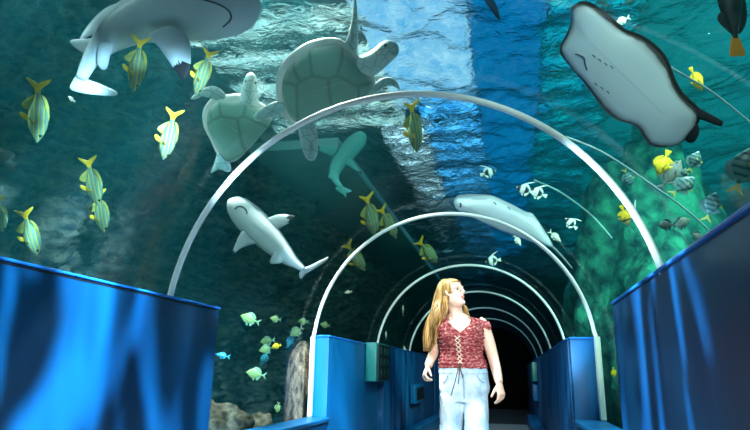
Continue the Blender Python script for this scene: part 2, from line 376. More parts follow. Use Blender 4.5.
labs = ['tall green reef rock rising left of the large stingray tail', 'green reef rock behind the bright yellow fish and the foreground arch', 'green reef rock between second arch and the foreground arch on the right', 'green reef rock just above right foreground panel', 'far dark green reef rock beside the right foot of the second arch']
mb = MB()
for k, (x, y, z, a, b, c) in enumerate(reef):
    o = boulder('reef_lobe', labs[k], (x, y, z), (a, b, c), M_ROCKR, 10+3*k); L = o.location.copy(); mb.add([v.co+L for v in o.data.vertices], [list(f.vertices) for f in o.data.polygons]); bpy.data.objects.remove(o)
def remesh(mb, name, m, parent, vox, sm):
    o = mb.build('tmp', m, merge=0); md = o.modifiers.new('r', 'REMESH'); md.mode = 'VOXEL'; md.voxel_size = vox; md.use_smooth_shade = True
    if sm: s2 = o.modifiers.new('s', 'SMOOTH'); s2.iterations = sm; s2.factor = .5
    dg = bpy.context.evaluated_depsgraph_get(); me = bpy.data.meshes.new_from_object(o.evaluated_get(dg)); me.name = name
    old = o.data; bpy.data.objects.remove(o); bpy.data.meshes.remove(old)
    if parent: me.transform(Matrix.Translation(-parent.location))
    me.materials.clear(); me.materials.append(m)
    me.polygons.foreach_set('use_smooth', [True]*len(me.polygons)); me.update()
    o = bpy.data.objects.new(name, me); COL.objects.link(o); o.parent = parent; return o
tag(remesh(mb, 'reef_rock', M_ROCKR, None, .06, 0), 'tall green algae covered reef rock behind the right side of the foreground arch', 'rock')

for pts, d, lab in (([(566,137),(602,152),(645,180),(690,213),(716,238)], 4.6, 'thin pale rib reflection curving across green water right of the foreground arch'), ([(640,44),(672,68),(712,92),(752,124)], 3.9, 'faint pale rib reflection passing behind the small yellow fish at upper right'),
                    ([(534,180),(560,192),(590,214),(612,238)], 7.9, 'faint thin rib reflection over the water right of second arch')):
    tag(MB().tube(spline([at(x, y, d) for x, y in pts], 24), [.0016*d]*24, 8).build('reflection_line', mat('reflection_line_green', (.30,.52,.48), .5) if 'reflection_line_green' not in bpy.data.materials else bpy.data.materials['reflection_line_green'], loc=at(*pts[2], d)), lab, 'line')  # reflections of the ribs in the acrylic, shaped as thin tubes
# ---------------------------------------------------------------- animals
def flat_fin(mb, outline, th=.012, mi=0, axis=None, n=None, N_=30):
    pts = [Vector(p) for p in outline]
    if n is None: n = (pts[1]-pts[0]).cross(pts[-1]-pts[0])
    c = sum(pts, Vector())/len(pts)
    mb.pad(pts, axis or (c, c), n, th, th, K=4, mi=mi, N_=N_); return mb
M_EYE = mat('fish_eye', (.005,.005,.006), .1)
def fish_proto(name, top, bot, width, m_body, m_fin, tail, dorsal, anal, pect=None, pelvic=None, extra=None, m_fin2=None, eye=(.36,.045,.022)):
    """unit-length fish, head at +x, back at +z"""
    t = bpy.data.objects.new(name, None); COL.objects.link(t); t.empty_display_size = .1
    n = 22; rings = []
    for i in range(n):
        u = i/(n-1); x = .5-.80*u; a, b, w = lerp(top, u), lerp(bot, u), lerp(width, u); zc, h = (a-b)/2, (a+b)/2
        rings.append([Vector((x, w*math.cos(q)*abs(math.cos(q))**-.15 if abs(math.cos(q)) > 1e-3 else 0, zc+h*math.sin(q))) for q in [2*math.pi*k/16 for k in range(16)]])
    MB().loft(rings).build('body', m_body, t, sharp=60)
    def fin(nm, pts, y=0.0, th=.007, m=m_fin):
        flat_fin(MB(), [Vector((p[0], y if len(p) == 2 else p[1], p[-1])) for p in pts], th, n=Vector((0,1,0)) if len(pts[0]) == 2 else None).build(nm, m, t, sharp=60)
    fin('tail_fin', tail); fin('dorsal_fin', dorsal, m=m_fin2 or m_fin); fin('anal_fin', anal, m=m_fin2 or m_fin)
    if pelvic: fin('pelvic_fin', pelvic)
    if pect:
        for s in (1, -1): fin('pectoral_fin', [(p[0], s*p[1], p[2]) for p in pect])
    if extra: fin('banner_fin', extra[0], th=.008, m=extra[1])
    for s in (1, -1):
        bm = bmesh.new(); bmesh.ops.create_uvsphere(bm, u_segments=10, v_segments=6, radius=eye[2]); bm.verts.index_update()
        w = lerp(width, (.5-eye[0])/.8)
        MB().add([v.co+Vector((eye[0], s*w*.88, eye[1])) for v in bm.verts], [[v.index for v in f.verts] for f in bm.faces]).build('eye', M_EYE, t); bm.free()
    return t
ST = lambda *a: list(a)
m_grunt = mat_bands('grunt_stripes', 2, [(0,(.11,.24,.15)), (.40,(.14,.27,.17)), (.55,(.46,.38,.03)), (.66,(.42,.36,.04)), (.80,(.06,.17,.16)), (1,(.11,.24,.15))], waves=8.0, lo=-.26, hi=.26, wob=.05)
m_gfin = mat('grunt_yellow_fin', (.80,.50,.01), .4, 0, (.66,.48,.03), 12)
m_gfin2 = mat('grunt_olive_fin', (.20,.28,.08), .45, 0, (.40,.36,.05), 10)
m_green = mat_bands('green_bream_skin', 2, [(0,(.30,.40,.14)), (.4,(.16,.30,.12)), (.7,(.34,.42,.12)), (1,(.14,.28,.12))], waves=4.0, lo=-.26, hi=.26)
m_greenf = mat('green_bream_fin', (.20,.36,.20), .5)
m_blueg = mat_bands('blue_green_skin', 2, [(0,(.04,.30,.34)), (1,(.02,.18,.26))]); m_bluegf = mat('blue_green_fin', (.03,.26,.34), .5)
m_yell = mat('yellow_skin', (.95,.66,.01), .4, 0, (.85,.55,.01), 6); m_yfin = mat('yellow_fin', (.95,.70,.02), .4)
m_serg = mat_bands('sergeant_bars', 0, [(0,(.15,.28,.24)), (.45,(.16,.30,.27)), (.58,(.03,.11,.12)), (.84,(.03,.11,.12)), (.96,(.15,.28,.24))], waves=6.5, wob=.04)
m_sfin = mat('sergeant_fin', (.42,.40,.08), .5)
m_ban = mat_bands('banner_bars', 0, [(0,(.8,.78,.6)), (.26,(.85,.85,.80)), (.34,(.02,.02,.025)), (.50,(.02,.02,.025)), (.56,(.9,.9,.86)), (.74,(.9,.9,.86)), (.80,(.03,.03,.03)), (.92,(.03,.03,.03)), (.95,(.7,.7,.6))], wob=.02)
m_bfin = mat('banner_fin_white', (.82,.82,.74), .5)
m_ido = mat_bands('idol_bars', 0, [(0,(.9,.62,.02)), (.55,(.95,.60,.02)), (.66,(.8,.55,.05)), (.72,(.02,.02,.02)), (.82,(.9,.7,.2)), (1,(.7,.6,.3))], wob=.02)
m_dark = mat('dark_fish_skin', (.012,.018,.02), .5, 0, (.05,.055,.05), 7); m_dfin = mat('dark_fish_fin', (.02,.03,.03), .5); m_ofin = mat('orange_tail_fin', (.75,.30,.03), .45)
m_brown = mat('brown_fish_skin', (.05,.06,.05), .6, 0, (.11,.11,.08), 6)
m_pale = mat('pale_fish_skin', (.75,.76,.66), .4, 0, (.86,.80,.55), 5); m_pfin = mat('pale_fish_fin', (.8,.78,.6), .5)
OV_T = [.004,.058,.100,.130,.145,.145,.132,.106,.075,.045,.036]; OV_B = [.004,.045,.085,.112,.128,.132,.122,.097,.066,.040,.032]; OV_W = [.004,.045,.07,.088,.095,.092,.08,.062,.042,.026,.014]
DP_T = [.004,.08,.16,.22,.25,.25,.23,.18,.12,.055,.040]; DP_B = [.004,.07,.14,.20,.235,.24,.22,.17,.11,.05,.036]; DP_W = [.004,.04,.06,.07,.075,.072,.065,.05,.035,.022,.014]
T_FORK = [(-.27,.03),(-.35,.045),(-.46,.145),(-.52,.165),(-.46,.05),(-.43,.0),(-.45,-.04),(-.51,-.15),(-.46,-.135),(-.35,-.045),(-.27,-.03)]
T_TRUNC = [(-.28,.04),(-.36,.08),(-.48,.11),(-.49,0),(-.48,-.11),(-.36,-.08),(-.28,-.04)]
D_LONG = [(.20,.15),(.10,.22),(0,.225),(-.12,.20),(-.22,.13),(-.26,.05),(-.10,.10),(.08,.14)]
A_LONG = [(-.02,-.12),(-.06,-.20),(-.12,-.20),(-.22,-.10),(-.25,-.04),(-.12,-.08)]
PEC = [(.20,.065,-.03),(.12,.13,-.05),(.06,.17,-.09),(.05,.15,-.12),(.12,.10,-.09),(.18,.065,-.06)]
PEL = [(.16,-.12),(.12,-.20),(.04,-.23),(.03,-.20),(.08,-.13)]
DG = [(p[0], .09+(p[1]-.10)*.55 if p[1] > .1 else p[1]) for p in D_LONG]
DD = [(p[0], p[1]*1.5) for p in D_LONG]; AA = [(p[0], p[1]*1.5) for p in A_LONG]; PD = [(p[0], p[1]*1.45) for p in PEL]
PROTO = dict(
 grunt=fish_proto('striped_grunt', OV_T, OV_B, OV_W, m_grunt, m_gfin, T_FORK, DG, A_LONG, PEC, PEL, m_fin2=m_gfin2),
 green=fish_proto('green_bream', DP_T, DP_B, DP_W, m_green, m_greenf, T_FORK, DD, AA, PEC, PD),
 bluefish=fish_proto('blue_green_fish', OV_T, OV_B, OV_W, m_blueg, m_bluegf, T_FORK, D_LONG, A_LONG, PEC, PEL),
 tang=fish_proto('yellow_tang', DP_T, DP_B, DP_W, m_yell, m_yfin, T_TRUNC, DD, AA, PEC, PD),
 sergeant=fish_proto('sergeant_fish', DP_T, DP_B, DP_W, m_serg, m_sfin, T_FORK, DD, AA, PEC, PD, m_fin2=mat('sergeant_teal_fin', (.09,.20,.18), .5)),
 banner=fish_proto('banner_fish', DP_T, DP_B, DP_W, m_ban, m_bfin, T_TRUNC, DD, AA, PEC, PD, ([(.12,.22),(.06,.34),(-.10,.46),(-.40,.56),(-.14,.42),(-.02,.32),(.04,.22)], m_bfin)),
 idol=fish_proto('moorish_idol', DP_T, DP_B, DP_W, m_ido, m_yfin, T_TRUNC, DD, AA, PEC, PD, ([(.10,.22),(.0,.42),(-.22,.62),(-.56,.70),(-.24,.56),(-.06,.40),(.0,.24)], m_bfin)),
 dark=fish_proto('dark_wrasse', OV_T, OV_B, OV_W, m_dark, m_ofin, T_TRUNC, D_LONG, A_LONG, None, None, m_fin2=m_dfin),
 brown=fish_proto('brown_surgeonfish', DP_T, DP_B, DP_W, m_brown, m_dfin, T_FORK, DD, AA, PEC, PD),
 pale=fish_proto('pale_fish', OV_T, OV_B, OV_W, m_pale, m_pfin, T_FORK, D_LONG, A_LONG, PEC, PEL))
USED = set()
def outside(px, py, gap=.22):
    """depth along the view where this sight line has left the vault"""
    d = .3
    while d < 40:
        p = at(px, py, d); rr = math.hypot(p.x, p.z-ZC) if p.z > ZC else abs(p.x)
        if rr > 1.27+gap: return d
        d += .05
    return d
def fish(kind, head, tail, label, group=None, d=None, back=(1,0), L=None, tip=0.0, cat='fish', lean=.35):
    px, py = (head[0]+tail[0])/2, (head[1]+tail[1])/2
    d0 = max(outside(*head, .12), outside(*tail, .12))
    d = max(d or 0, d0)
    H, T = at(*head, d*(1+tip)), at(*tail, d*(1-tip)); c = (H+T)/2
    x = (H-T); L = x.length; x.normalize()
    z = RC*back[0] + UC*(-back[1]) + _f*lean; z = (z-x*z.dot(x)).normalized(); y = z.cross(x)
    o = PROTO[kind] if kind not in USED else copy_tree(PROTO[kind]); USED.add(kind)
    M = Matrix((x*L, y*L, z*L)).transposed().to_4x4(); M.translation = c
    o.matrix_world = M; tag(o, label, cat, group); return o
g1 = 'yellow striped fish on the left'
G = [((37,143),(38,79),'yellow striped fish diving at the far upper left', 3.2), ((133,92),(141,36),'yellow striped fish in front of the belly of the large shark', 3.0),
 ((163,160),(175,109),'yellow striped fish below the large shark, left of the upright turtle', 3.2), ((195,95),(211,49),'slim yellow striped fish above the outstretched flipper of smaller turtle', 3.0),
 ((98,206),(87,157),'upper of two yellow striped fish swimming nose to tail on the left', 3.4), ((104,233),(97,190),'lower of two yellow striped fish swimming nose to tail on the left', 3.7),
 ((37,256),(23,209),'yellow striped fish just above the left foreground panel', 3.3), ((417,153),(411,101),'yellow striped fish just under the top of the foreground arch', None),
 ((375,237),(366,194),'yellow striped fish left of a tilted twin above the second arch', 6.4), ((396,239),(380,207),'tilted yellow striped fish overlapping its twin above the second arch', 6.7),
 ((365,271),(346,243),'yellow striped fish crossed by left side of the second arch', 6.4), ((437,263),(418,240),'yellow striped fish under the top of second arch, above third arch', 7.0),
 ((2,232),(-3,196),'sliver of a yellow striped fish at the left picture edge', 3.6)]
for h, t, lab, d in G: fish('grunt', h, t, lab, g1, d, back=(1,-.25), tip=.02)
g2 = 'small school behind the left window'
for k, h, t, lab, d in [('green',(240.5,315.5),(260,323),'pale green fish highest at left of the small school',5.2), ('green',(270,318),(281,320),'small green fish to the right of the highest school fish',6.0),
 ('green',(297.5,321),(308.5,322),'dim small green fish left of the foot of the second arch',6.6), ('green',(320,324),(330,326),'dim small green fish just right of the foot of the second arch',7.0), ('green',(290,336),(303,327),'green fish above the top of the brown rock pillar',6.0),
 ('bluefish',(287,348),(294,333),'blue green fish beside top of the brown rock pillar',6.2), ('green',(260,342),(275,340),'upper green fish of a close pair beside tiny yellow fish',5.6),
 ('green',(259,351),(274,347),'lower green fish of a close pair beside tiny yellow fish',5.4), ('tang',(272,347),(281,345),'tiny bright yellow fish in the small school',5.2), ('bluefish',(260,366),(269,351),'blue fish below the close green pair',5.8),
 ('green',(246,372),(266,376),'lowest pale green fish of the school, above the boulder',5.0), ('bluefish',(215,354),(230,357),'blue green fish half hidden by the left foreground panel',5.2), ('green',(277,413),(279,402),'small yellowish fish low by the rock pillar foot',6.3)]:
    fish(k, h, t, lab, g2, d, back=(0,-1), lean=0)
g3 = 'tiny pale fish'
for h, t, lab, d in [((344,293),(352,291.5),'tiny white fish left of the third arch inside second arch',7.5), ((68,96),(75,102),'tiny white fish under the tail of the large shark',3.6), ((403,305),(403,316),'tiny pale fish between third and fourth arch on the left',9),
 ((386,331),(386,340),'tiny pale fish low beside the left foot of third arch',9), ((404,346),(405,354),'tiny pale fish low beside left foot of fourth arch',10),
 ((561,242),(549,231),'small white fish under the banner fish by the second arch',7.0), ((521,246),(514,235),'small white fish just under the small white ray',7.2)]:
    fish('pale', h, t, lab, g3, d, back=(0,-1), lean=0)
for h, t, lab, d in [((595,2),(612,6),'pale yellow fish above the nose of the large stingray',6.0), ((637,1),(621,6),'pale fish at the top edge right of the stingray nose',6.2), ((614,24),(630,17),'pale fish against the back edge of the large stingray',5.6)]:
    fish('pale', h, t, lab, 'pale fish above the large stingray', d, back=(0,-1), lean=0)
fish('tang', (702,91), (690,67), 'yellow fish alone in open teal water right of the stingray', None, 4.2, (1,-.3))
fish('tang', (658,176), (669,150), 'bright yellow deep-bodied fish under the tail of large stingray', None, 4.8, (-1,-.3))
fish('idol', (628,226), (621,205), 'yellow and white fish with trailing fin at the right of foreground arch', None, 5.0, (1,-.6), lean=0)
g4 = 'striped fish on the right'
for h, t, lab, d in [((716,192),(706,221),'yellow tailed striped fish above the right foreground panel',3.6), ((750,148),(735,193),'largest yellow tailed striped fish at the right picture edge',3.4), ((699,151),(689,172),'small striped fish right of the bright yellow fish',4.6),
 ((695,177),(671,195),'striped fish slanting below the bright yellow fish',4.4), ((632,186),(624,169),'small dim striped fish near the foreground arch on right',5.6), ((686,168),(682,180),'tiny pale striped fish touching the slanting one',4.7)]:
    fish('sergeant', h, t, lab, g4, d, (-1,-.2))
fish('brown', (681,160), (660,190), 'blurred brown fish behind the bright yellow one', None, 5.4, (-1,-.3))
for h, t, lab in [((658,226),(676,224),'left of two brown fish low over the green reef'), ((690,219),(672,228),'right of two brown fish low over the green reef'), ((703,240),(690,232),'dim brown fish just above the right foreground panel')]:
    fish('brown', h, t, lab, 'brown fish over the reef', 4.7 if h[0] < 680 else 5.2, (0,-1), lean=0)
g5 = 'black and white banner fish'
for h, t, lab, d in [((496,170.5),(480,175),'small black and white fish above the small ray',7.5), ((516,187),(534,193),'left of two overlapping black and white fish',6.8), ((529,190),(547,196.5),'right of two overlapping black and white fish',7.0),
 ((565,218),(577,229),'black and white fish with long trailing fin near the second arch',6.6), ((485,262),(501,259.5),'dim pale striped fish under the small white ray',8.0)]:
    fish('banner', h, t, lab, g5, d, (.1,-1), lean=0)
fish('tang', (614,378), (613,367), 'small yellow green fish in the right window', None, None, (1,0))
fish('dark', (724,-38), (738,57), 'large dark fish with orange tail at the top right', None, 3.4, (1,-.2))
# ---- sharks
def m_shark(name, belly, back, tipc=(.01,.01,.012)):
    return mat_attr(name, 'e', [(0,back), (.38,back), (.52,belly), (1,belly)], .42, .25, 9, .12)
def shark(name, label, spine, wid, dep, d, up, fins, belly, back, mouth=None, tips=(.01,.01,.012), n=34):
    """spine: (px, py, depth factor) from snout to tail root; wid/dep in pixels"""
    P3 = spline([at(p[0], p[1], d*p[2]) for p in spine], n); c = P3[n//2]; t = thing(name, label, 'shark', c)
    sc = d/FPX; rings = []; aa = []
    for i, p in enumerate(P3):
        tg = (P3[min(i+1, n-1)]-P3[max(i-1, 0)]).normalized(); z = (up-tg*up.dot(tg)).normalized(); y = z.cross(tg)
        u = i/(n-1); w, h = lerp(wid, u)*sc, lerp(dep, u)*sc
        for q in range(20): aa.append(.5-.5*math.sin(2*math.pi*q/20))
        rings.append([p + y*w*math.cos(2*math.pi*q/20) + z*h*math.sin(2*math.pi*q/20)*(.8 if math.sin(2*math.pi*q/20) < 0 else 1.1) for q in range(20)])
    ms = m_shark(name+'_skin', belly, back)
    body = MB().loft(rings, a=aa).build('body', ms, t, sharp=180)
    mf = mat_attr(name+'_fin', 'e', [(0,belly), (1,[.75*a+.25*b for a, b in zip(belly, back)])], .45, .3, 8); mt = mat(name+'_fin_tip', tips, .5)
    for nm, pts, dd, nrm, tip in fins:
        p0 = at(pts[0][0], pts[0][1], d*dd); q3 = [on_plane(x, y, p0, nrm) for x, y in pts]
        cc = sum(q3, Vector())/len(q3)
        o = MB().pad(q3, (q3[0].lerp(cc, .5), cc.lerp(q3[len(q3)//2], .3)), nrm, 1.7*sc, 1.7*sc, K=5).build(nm, None, t, mats=[mf, mt], sharp=60)
        if tip:
            k = at(tip[0], tip[1], d*dd); L = o.location.copy() + t.location
            for f in o.data.polygons:
                g = f.center + L; v = g-CAM; z = v.dot(_f); gx, gy = 375+FPX*v.dot(RC)/z, 215-FPX*v.dot(UC)/z
                if math.hypot(gx-tip[0], gy-tip[1]) < tip[2]: f.material_index = 1
    if mouth:
        dn = -up
        p = []
        for (x, y) in spline([(a, b, 0) for a, b in mouth], 12) and [(q.x, q.y) for q in spline([(a, b, 0) for a, b in mouth], 12)]:
            # drop the line onto the body: nearest approach of the sight line to the belly skin
            best = None; dr = ray(x, y)
            bv = BVH(rings); hit = bv.ray_cast(CAM, dr.normalized())
            p.append(hit[0] if hit[0] else at(x, y, d))
        MB().tube(p, .9*sc, 6).build('mouth', mat(name+'_mouth', (.05,.06,.06), .6), t)
        for s in (): pass
    return t
from mathutils.bvhtree import BVHTree
def BVH(rings):
    n = len(rings[0]); vs = [p for r in rings for p in r]; fs = [(i*n+j, i*n+(j+1) % n, (i+1)*n+(j+1) % n, (i+1)*n+j) for i in range(len(rings)-1) for j in range(n)]
    return BVHTree.FromPolygons(vs, fs)
UPV = Vector((0,0,1)); TOC = -_f
def face_n(a, b=0.0, c=0.0): return (TOC*a + UPV*(-(1-a)) + RC*b + UC*c).normalized()
nA = face_n(.75)
shark('reef_shark', 'huge pale bellied shark crossing the top left corner above the fish', [(262,6,1.0),(240,6,1.0),(205,8,1.0),(165,13,1.0),(132,24,1.0),(108,40,1.0),(92,58,1.0),(81,79,1.0)],
      [2,22,30,33,31,28,23,18,13,9.5,7,5], [2,15,22,25,25,22,18,14,11,9,7,6], 3.1, (UPV+_f*.9).normalized(),
      [('pectoral_fin', [(148,36),(158,46),(170,63),(181,78),(188,75),(191,57),(187,36),(170,26)], .97, nA, (183,74,12)),
       ('pelvic_fin', [(100,44),(97,60),(101,69),(107,68),(110,56),(112,44)], .98, nA, None),
       ('pectoral_fin', [(124,0),(117,3),(104,9),(92,20),(82,34),(80,41),(90,36),(105,30),(126,18)], 1.03, face_n(.5,0,.5), None),
       ('anal_fin', [(96,40),(84,39),(70,41),(78,50),(92,56)], 1.0, nA, None),
       ('tail_fin', [(78,74),(84,78),(100,84),(117,92),(114,96),(96,95),(78,92),(70,88),(73,80)], 1.0, face_n(.6,.2,.5), None)],
      (.56,.66,.68), (.12,.18,.20), [(196,-2),(215,3),(228,10),(231,19),(223,27)])
shark('reef_shark', 'grey blacktip shark with curved mouth swimming inside the foreground arch', [(228.5,200,1.0),(236,207,1.0),(248,219,1.0),(262,232,1.0),(276,246,1.0),(288,258,1.0),(296,264,1.0),(303,269,1.0)],
      [2,11,15,17,17,16.5,14.5,11.5,8.5,6,4.2,3], [2,8,11,13,13,12,10.5,8.5,7,5.5,4,3], 5.2, (UPV*.8+_f*.7+RC*.25).normalized(),
      [('pectoral_fin', [(262,222),(270,217),(282,214),(295,216.5),(291,222),(282,227),(270,234),(264,232)], .99, nA, (293,218,6)),
       ('pectoral_fin', [(250,238),(243,231),(238,238),(233,250),(232,256),(240,249),(250,245),(256,243)], .99, nA, (232,255,4.5)),
       ('pelvic_fin', [(278,250),(272,256),(270,263),(276,264),(284,262),(288,258)], .99, nA, None),
       ('dorsal_fin', [(284,248),(291,253),(297,257),(294,262),(286,262)], 1.0, nA, (294,258,4)),
       ('tail_fin', [(299,266),(304,268),(315,263),(328,257),(326,261),(314,269),(306,274),(301,279),(299,275),(300,270)], 1.0, face_n(.7), None)],
      (.50,.54,.52), (.07,.10,.11), [(235,209),(238,206.5),(243,207),(246.5,211),(247,214)])
shark('reef_shark', 'small green tinted blacktip shark below the large turtle', [(366,135,1.0),(361,138,1.0),(353,146,1.0),(345,155,1.0),(338,164,1.0),(334.5,173,1.0),(336,181,1.0),(341,187,1.0)],
      [1.5,7,9,10,10,9.5,8.5,7,5.5,4,3,2.2], [1.5,5,7,8,8,7.5,6.5,5.5,4.5,3.5,3,2.2], 6.6, (UPV*.8+_f*.7+RC*-.2).normalized(),
      [('pectoral_fin', [(338,147),(328,146),(315,146),(318,151),(328,155),(336,158)], .995, nA, (316,148,3.5)),
       ('pectoral_fin', [(350,158),(355,164),(362,173),(358,172),(349,167),(343,163)], .995, nA, (362,173,3)),
       ('pelvic_fin', [(332,170),(328,176),(330,179),(336,178)], .995, nA, None),
       ('tail_fin', [(339,184),(344,187),(352,191),(347,193),(346,198),(343,195),(336,190),(336,187)], 1.0, face_n(.7), None)],
      (.10,.42,.36), (.03,.16,.15))
shark('reef_shark', 'dark tail of a shark dangling from the top picture edge', [(462,-62,1.0),(468,-48,1.0),(475,-30,1.0),(482,-14,1.0),(488,-2,1.0)],
      [2,10,12,11,8,5], [2,10,12,11,8,5], 5.0, (UPV+_f*.4).normalized(),
      [('tail_fin', [(484,-6),(489,-6),(495,2),(499,12),(500,20),(496,17),(490,9),(485,2)], 1.0, face_n(.7), None)], (.02,.03,.04), (.01,.015,.02))
# ---- turtles
def px_pad(mb, pts, p0, n, ax, t1, t2, **k):
    q = [on_plane(x, y, p0, n) for x, y in pts]; a = [on_plane(x, y, p0, n) for x, y in ax]
    return mb.pad(q, a, n, t1, t2, **k)
m_plas = mat_attr('turtle_plastron', 'e', [(0,(.12,.31,.20)), (.85,(.18,.38,.28)), (.97,(.40,.52,.42)), (1,(.5,.6,.5))], .5, .5, 5, .1, cells=4.5)
m_cara = mat('turtle_carapace', (.88,.90,.80), .45, 0, (.70,.74,.64), 5, bump=.3, bscale=9)
m_tskin = mat_attr('turtle_skin', 'e', [(0,(.36,.52,.46)), (1,(.58,.68,.62))], .5, .4, 12, .1, cells=16)
m_tflip = mat_attr('turtle_flipper', 'e', [(0,(.26,.48,.42)), (.8,(.40,.60,.54)), (1,(.70,.80,.74))], .45, .4, 9, .1, cells=14)
def turtle(label, d, n, shell, sax, head, hax, flips, sc):
    p0 = at(*shell[0], d); c = sum((on_plane(x, y, p0, n) for x, y in shell), Vector())/len(shell)
    t = thing('sea_turtle', label, 'turtle', c); k = d/FPX
    px_pad(MB(), shell, p0, n, sax, 9*k*sc, .5*k, K=8).build('plastron', m_plas, t, sharp=60)
    cx, cy = sum(p[0] for p in shell)/len(shell), sum(p[1] for p in shell)/len(shell)
    px_pad(MB(), [(cx-2.5*sc+(x-cx)*1.09, cy-3.5*sc+(y-cy)*1.09) for x, y in shell], p0-n*4*k*sc, n, sax, 4*k*sc, 30*k*sc, K=9).build('carapace', m_cara, t, sharp=60)
    h = px_pad(MB(), head, p0-n*4*k*sc, n, hax, 10*k*sc, 10*k*sc, K=7).build('head', m_tskin, t, sharp=60)
    hx, hy = hax[1]; bx, by = hax[0]; L = math.hypot(hx-bx, hy-by); ux, uy = (hx-bx)/L, (hy-by)/L
    for s in (1, -1):
        e = on_plane(hx-ux*1.0-uy*5.6*sc*s, hy-uy*1.0+ux*5.6*sc*s, p0+n*1.5*k*sc, n); bm = bmesh.new(); bmesh.ops.create_uvsphere(bm, u_segments=10, v_segments=8, radius=1.9*k*sc); bm.verts.index_update()
        MB().add([v.co+e for v in bm.verts], [[v.index for v in f.verts] for f in bm.faces]).build('eye', M_EYE, t); bm.free()
    for f, fax, dn in flips:
        px_pad(MB(), f, p0-n*dn*k*sc, n, fax, 3*k*sc, 3*k*sc, K=5).build('flipper', m_tflip, t, sharp=60)
    return t
nT = (TOC*.62 - UPV*.55 + RC*.12).normalized()
ta = turtle('large sea turtle seen from below, its head pointing right above foreground arch', 3.7, nT,
 [(282,89),(285,74),(295,61),(313,49),(336,45.5),(349,52),(358,62),(369,73),(373,89),(362,99),(343,108),(324,117),(306,124),(292,119),(285,106)], [(305,90),(345,78)],
 [(352,60),(357,57),(366,54),(374,49),(381,43),(388,40.5),(396,43),(399,48.5),(397,55),(390,62),(380,71),(371,76),(358,74)], [(362,66),(389,50)],
 [([(340,48),(346,40),(350,28),(353,10),(355,-7),(357,8),(358,30),(358,48),(357,58),(349,56)], [(350,48),(355,5)], 6),
  ([(368,88),(375,84),(381,79),(390,77.5),(397,82),(400,90),(393,86),(384,87),(376,93),(370,95)], [(374,88),(392,82)], 6),
  ([(290,96),(278,101),(263,107),(254,115),(256,121),(266,119),(280,114),(290,110)], [(284,105),(262,115)], 4),
  ([(298,118),(312,116),(317,132),(318,150),(314,160),(306,158),(300,140)], [(306,122),(311,152)], 4)], 1.0)
tb = turtle('smaller sea turtle with head pointing up beside the foreground arch', 3.9, nT,
 [(207,116),(211,108),(219,101),(229,101),(243,100),(257,106),(268,113),(271,122),(262,134),(247,151),(233,162),(221,155),(214,141),(208,129)], [(225,120),(240,130)],
 [(238,104),(240,96),(242,88),(244,80),(247,74.5),(252,73),(256.5,78),(257.5,88),(258,98),(259,108)], [(248,100),(251,81)],
 [([(229,103),(224,92),(214,86),(202,89),(191,98),(196,99),(205,95),(215,97),(221,103),(226,108)], [(225,102),(199,94)], 5),
  ([(219,150),(214,164),(211,173),(219,169),(229,172),(231,167),(226,154)], [(222,155),(219,167)], 4)], .8)
# ---- rays
def m_ray(name, a, b, w=.90):
    return mat_attr(name, 'e', [(0,a), (w-.12,a), (w,[.6*x+.4*y for x, y in zip(a, b)]), (.96,b), (1,b)], .4, .35, 6, .15)
def stingray(label, d, n, disc, ax, tail, tr, pelv, mouth, gills, a, b, th, back, off=(0,0)):
    p0 = at(*disc[0], d); c = sum((on_plane(x, y, p0, n) for x, y in disc), Vector())/len(disc); k = d/FPX
    t = thing('stingray', label, 'ray', c); mr = m_ray('ray_belly_'+str(len(bpy.data.materials)), a, b); mk = mat('ray_back_'+str(len(bpy.data.materials)), back, .9, spec=.1)
    belly = MB(); q = smooth_loop([on_plane(x, y, p0, n) for x, y in disc], 72); A = [on_plane(x, y, p0, n) for x, y in ax]
    px_pad(belly, disc, p0, n, ax, th*k, 1*k, K=9, N_=72); bo = belly.build('belly', mr, t, sharp=60)
    px_pad(MB(), [(x+off[0], y+off[1]) for x, y in disc], p0-n*1.5*k, n, [(x+off[0], y+off[1]) for x, y in ax], 1*k, th*1.3*k, K=7, N_=72).build('back', mk, t, sharp=60)
    tl = [on_plane(x, y, p0-n*2*k, n) for x, y in tail]
    MB().tube(spline(tl, 12), [v*k for v in np.linspace(tr[0], tr[1], 12)], 10, flat=.6).build('tail', mk, t, sharp=60)
    for pv in pelv:
        cx, cy = sum(p[0] for p in pv)/len(pv), sum(p[1] for p in pv)/len(pv)
        px_pad(MB(), pv, p0-n*1*k, n, [(cx, cy), (cx, cy)], 3*k, 3*k, K=5).build('pelvic_fin', mk, t, sharp=60)
    tree = BVHTree.FromPolygons(*[(lambda o: ([v.co+t.location for v in o.data.vertices], [list(f.vertices) for f in o.data.polygons]))(bo)][0])
    def on(x, y):
        h = tree.ray_cast(CAM, ray(x, y).normalized()); return h[0] if h[0] else on_plane(x, y, p0, n)
    mm = bpy.data.materials.get('ray_mouth') or mat('ray_mouth', (.06,.06,.06), .6)
    if mouth: MB().tube([on(q.x, q.y) for q in spline([(x, y, 0) for x, y in mouth], 12)], .8*k, 6).build('mouth', mm, t)
    for g in gills:
        MB().tube([on(g[0]-1.6, g[1]-1.0), on(g[0], g[1]), on(g[0]+1.0, g[1]+1.6)], .5*k, 6).build('gill_slit', mm, t)
    return t
nR = (TOC*.8 - UPV*.42 - RC*.25).normalized()
